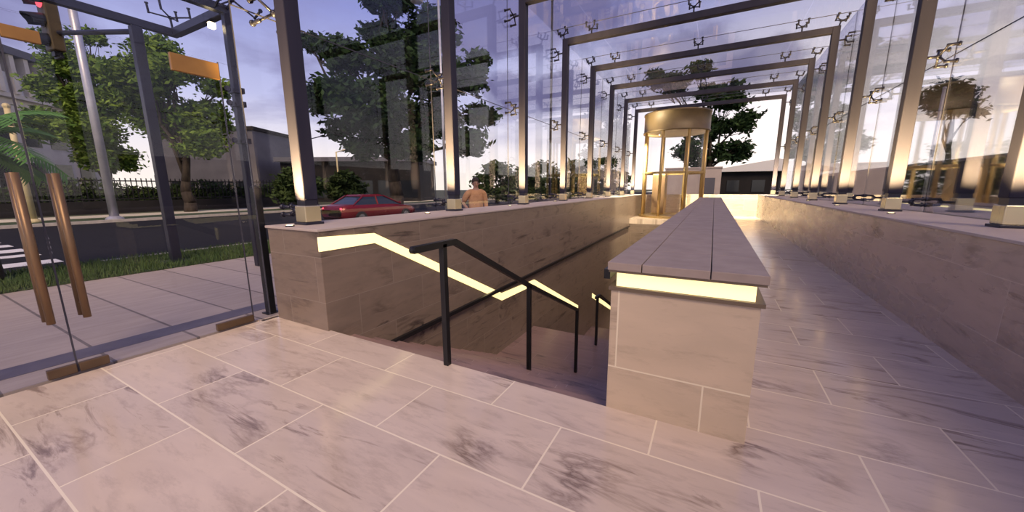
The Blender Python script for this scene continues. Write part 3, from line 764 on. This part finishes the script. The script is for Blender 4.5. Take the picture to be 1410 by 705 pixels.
# ---------------------------------------------------------------- person beyond the wall
def skin_mesh(name, verts, edges, radii, m, parent, sub=2):
    me = bpy.data.meshes.new(name); me.from_pydata(verts, edges, []); me.materials.append(m)
    o = bpy.data.objects.new(name, me); COL.objects.link(o); o.parent = parent
    sk = o.modifiers.new('skin', 'SKIN'); sk.use_smooth_shade = True
    if not me.skin_vertices: me.attributes  # created with the modifier
    lay = me.skin_vertices[0].data if me.skin_vertices else None
    if lay:
        for i, r in enumerate(radii):
            lay[i].radius = (r, r) if not isinstance(r, tuple) else r
        lay[0].use_root = True
    ss = o.modifiers.new('sub', 'SUBSURF'); ss.levels = sub; ss.render_levels = sub
    return o
def person():
    t = thing('person', (-5.6,8.27,0), 'person in a tan fleece standing outside the glass behind the stair wall', 'person', rz=math.radians(46))
    H = 1.0
    V = [(0,0,.98)]; R_ = [(.17,.13)]; E = []
    def add(p, r, fr): V.append(p); R_.append(r if isinstance(r, tuple) else (r,r)); E.append((fr, len(V)-1)); return len(V)-1
    w = add((0,0,1.15), (.155,.115), 0); ch = add((0,.01,1.36), (.18,.13), w); ub = add((0,0,1.50), (.12,.09), ch)
    nk = add((0,-.005,1.60), .055, ub); hd = add((0,-.02,1.70), (.075,.085), nk); add((0,-.015,1.80), (.075,.09), hd)
    hands = []
    for s in (-1,1):
        sh = add((s*.20,0,1.48), .075, ub)
        if s < 0: el = add((-.34,.08,1.22), .05, sh); wr = add((-.24,-.10,1.04), .034, el); hn = add((-.20,-.14,1.01), (.036,.022), wr)
        else: el = add((.27,.03,1.20), .05, sh); wr = add((.28,-.06,.96), .034, el); hn = add((.28,-.08,.87), (.036,.022), wr)
        for f, (dx, dl) in enumerate(((-.026,.075),(-.009,.085),(.009,.08),(.026,.065))):
            a = add((V[hn][0]+dx, V[hn][1]-.012, V[hn][2]-.05), .0095, hn); add((V[a][0], V[a][1]-.012, V[a][2]-dl*.6), .008, a)
        a = add((V[hn][0]-s*.04, V[hn][1]-.02, V[hn][2]-.005), .011, wr); add((V[a][0]-s*.008, V[a][1]-.015, V[a][2]-.045), .009, a)
        hp = add((s*.10,0,.90), .095, 0); kn = add((s*.11,-.02,.50), .062, hp); an = add((s*.115,.01,.09), .042, kn); add((s*.125,-.14,.04), (.042,.032), an)
    skin_mesh('body', V, E, R_, M['skin'], t)
    # face on the -y side
    fc = MB(); fc.ball((0,-.115,1.70), .018, 8, 6, (.8,1.2,1.3)).ball((-.087,-.01,1.71), .022, 8, 6, (.5,1,1.4)).ball((.087,-.01,1.71), .022, 8, 6, (.5,1,1.4)); fc.build('nose_and_ears', M['skin'], t, smooth=True)
    ey = MB(); ey.ball((-.032,-.098,1.735), .011, 8, 6).ball((.032,-.098,1.735), .011, 8, 6).ball((0,-.10,1.655), .02, 8, 6, (1.1,.4,.3)); ey.build('eyes_and_mouth', M['hair'], t, smooth=True)
    MB().ball((0,.02,1.80), .108, 14, 8, (.86,1.0,.82)).ball((0,.055,1.73), .085, 12, 8, (.95,.7,1.2)).build('hair', M['hair'], t, smooth=True)
    # fleece over torso and arms
    FV = [(0,0,.93),(0,0,1.15),(0,.01,1.37),(0,0,1.52)]; FE = [(0,1),(1,2),(2,3)]; FR = [(.215,.16),(.215,.155),(.225,.16),(.12,.095)]
    def fa(p, r, fr): FV.append(p); FR.append((r,r)); FE.append((fr,len(FV)-1)); return len(FV)-1
    for s in (-1,1):
        sh = fa((s*.22,0,1.46), .105, 3)
        if s < 0: el = fa((-.33,.075,1.24), .075, sh)
        else: el = fa((.275,.03,1.20), .066, sh); fa((.28,-.055,.98), .05, el)
    skin_mesh('fleece', FV, FE, FR, M['tan'], t)
    TV = [(0,0,.97)]; TE = []; TR = [(.18,.14)]
    for s in (-1,1):
        for p, r in (((s*.10,0,.88),.108),((s*.11,-.02,.50),.078),((s*.115,.01,.10),.062)):
            TV.append(p); TR.append((r,r)); TE.append(((len(TV)-2) if p[2] < .85 else 0, len(TV)-1))
    skin_mesh('trousers', TV, TE, TR, M['trouser'], t)
    for s in (-1,1): MB().ball((s*.12,-.06,.055), .09, 10, 6, (.62,1.6,.6)).build('shoe', M['black'], t, smooth=True)
person()

# ---------------------------------------------------------------- light
W = bpy.data.worlds.new('dusk_sky'); S.world = W; W.use_nodes = True
T = NT(W); bg = W.node_tree.nodes['Background']
tc = T.n('ShaderNodeTexCoord'); sp = T.n('ShaderNodeSeparateXYZ'); T.l(tc.outputs['Generated'], sp.inputs[0])
el = T.math('MAXIMUM', sp.outputs[2], 0)
grad = T.ramp(el, [(0,(1.2,1.05,.92)), (.09,(1.0,.92,.95)), (.20,(.60,.61,.90)), (.38,(.31,.335,.70)), (.75,(.16,.18,.46))])
# brighter towards the sunset on the right
dt = T.n('ShaderNodeVectorMath', operation='DOT_PRODUCT'); T.l(tc.outputs['Generated'], dt.inputs[0]); dt.inputs[1].default_value = (.42,.90,.05)
glow = T.math('MULTIPLY', T.math('POWER', T.math('MAXIMUM', dt.outputs['Value'], 0), 4), T.ramp(el, [(0,(1,1,1)),(.22,(.8,.8,.8)),(.42,(0,0,0))]))
grad = T.mix(glow, grad, (1.5,1.32,1.2))
# purple clouds
dn = T.math('ADD', el, .16)
cb = T.n('ShaderNodeCombineXYZ'); T.l(T.math('DIVIDE', sp.outputs[0], dn), cb.inputs[0]); T.l(T.math('DIVIDE', sp.outputs[1], dn), cb.inputs[1])
nz = T.n('ShaderNodeTexNoise', i_Scale=1.05, i_Detail=6, i_Roughness=.55, i_Distortion=.3); T.l(cb.outputs[0], nz.inputs['Vector'])
cl = T.ramp(nz.outputs['Fac'], [(.50,(0,0,0)), (.62,(1,1,1))])
band = T.ramp(el, [(.08,(0,0,0)), (.2,(1,1,1))])
col = T.mix(T.math('MULTIPLY', T.math('MULTIPLY', cl, band), .8), grad, (.30,.29,.52))
# darker cloud banks over the street side
CD = Vector((-.4704,.8633,-.1829)); CRv = Vector((.8786,.4776,-.0056)); CUv = Vector((-.087,.161,.983))
wrp = T.n('ShaderNodeTexNoise', i_Scale=7, i_Detail=5, i_Roughness=.6); T.l(tc.outputs['Generated'], wrp.inputs['Vector'])
wv = T.n('ShaderNodeVectorMath', operation='SUBTRACT'); T.l(wrp.outputs['Color'], wv.inputs[0]); wv.inputs[1].default_value = (.5,.5,.5)
for (x, y, rr_, st_, amt) in ((665,25,.13,.2,.85),(640,75,.08,.15,.7),(765,10,.15,.2,.9),(725,118,.07,.17,.8),(785,125,.08,.16,.8),(690,130,.05,.14,.6),(930,95,.13,.18,.6),(1045,90,.10,.15,.7),(30,40,.12,.2,.35)):
    d_ = (CD + (x-705)/504*CRv - (y-352.5)/504*CUv).normalized()
    sb = T.n('ShaderNodeVectorMath', operation='SUBTRACT'); T.l(tc.outputs['Generated'], sb.inputs[0]); sb.inputs[1].default_value = d_
    sc_ = T.n('ShaderNodeVectorMath', operation='MULTIPLY'); T.l(sb.outputs[0], sc_.inputs[0]); sc_.inputs[1].default_value = (1,1,1.9)
    wa = T.n('ShaderNodeVectorMath', operation='MULTIPLY_ADD'); T.l(wv.outputs[0], wa.inputs[0]); wa.inputs[1].default_value = (st_*1.6,)*3; T.l(sc_.outputs[0], wa.inputs[2])
    ln_ = T.n('ShaderNodeVectorMath', operation='LENGTH'); T.l(wa.outputs[0], ln_.inputs[0])
    mr = T.n('ShaderNodeMapRange', interpolation_type='SMOOTHSTEP'); T.l(ln_.outputs['Value'], mr.inputs[0])
    mr.inputs[1].default_value = rr_*1.35; mr.inputs[2].default_value = rr_*.75; mr.inputs[3].default_value = 0; mr.inputs[4].default_value = amt
    col = T.mix(mr.outputs[0], col, (.19,.175,.36))
T.l(col, bg.inputs['Color']); bg.inputs['Strength'].default_value = 1.0

sun = bpy.data.lights.new('evening_sun', 'SUN'); sun.energy = 3.1; sun.color = (1,.74,.47); sun.angle = math.radians(28)
so = bpy.data.objects.new('evening_sun', sun); COL.objects.link(so); so.rotation_euler = Vector((-.47,.60,-.72)).to_track_quat('-Z','Y').to_euler()
def spot(loc, to, e, size, name='wall_washer'):
    l = bpy.data.lights.new(name, 'SPOT'); l.energy = e; l.color = (1,.85,.55); l.spot_size = math.radians(size); l.spot_blend = .8; l.shadow_soft_size = .1
    o = bpy.data.objects.new(name, l); COL.objects.link(o); o.location = loc
    o.rotation_euler = (Vector(to)-Vector(loc)).to_track_quat('-Z','Y').to_euler()
spot((1.3,20.6,5.8), (1.2,24,.6), 9000, 60)
spot((-3.45,19.9,4.1), (-3.1,24,.6), 5000, 60)
spot((-4.1,19.6,4.4), (-2.9,20.6,4.9), 600, 60, 'lift_lamp')
spot((-1.6,17.4,5.8), (-3.74,18.5,1.0), 4500, 60)

# ---------------------------------------------------------------- camera
cam = bpy.data.cameras.new('camera'); co = bpy.data.objects.new('camera', cam); COL.objects.link(co); S.camera = co
cam.sensor_width = 36; cam.lens = 504/1410*36; cam.clip_start = .05; cam.clip_end = 1000
pi, ya, ro = .18394, -.49894, -.00571
fw = Vector((math.sin(ya)*math.cos(pi), math.cos(ya)*math.cos(pi), -math.sin(pi)))
r0 = Vector((math.cos(ya), -math.sin(ya), 0)); u0 = r0.cross(fw)
rr = r0*math.cos(ro) + u0*math.sin(ro); uu = -r0*math.sin(ro) + u0*math.cos(ro)
co.matrix_world = Matrix(((rr.x,uu.x,-fw.x,0),(rr.y,uu.y,-fw.y,0),(rr.z,uu.z,-fw.z,1.6),(0,0,0,1)))

S.view_settings.view_transform = 'Standard'; S.view_settings.look = 'None'; S.view_settings.gamma = 1; S.view_settings.use_curve_mapping = False
S.view_settings.exposure = 0
S.cycles.use_denoising = True
S.cycles.transparent_max_bounces = 40; S.cycles.max_bounces = 7; S.cycles.glossy_bounces = 4
S.cycles.sample_clamp_indirect = 6
for o in bpy.data.objects:
    if '_o' in o: del o['_o']
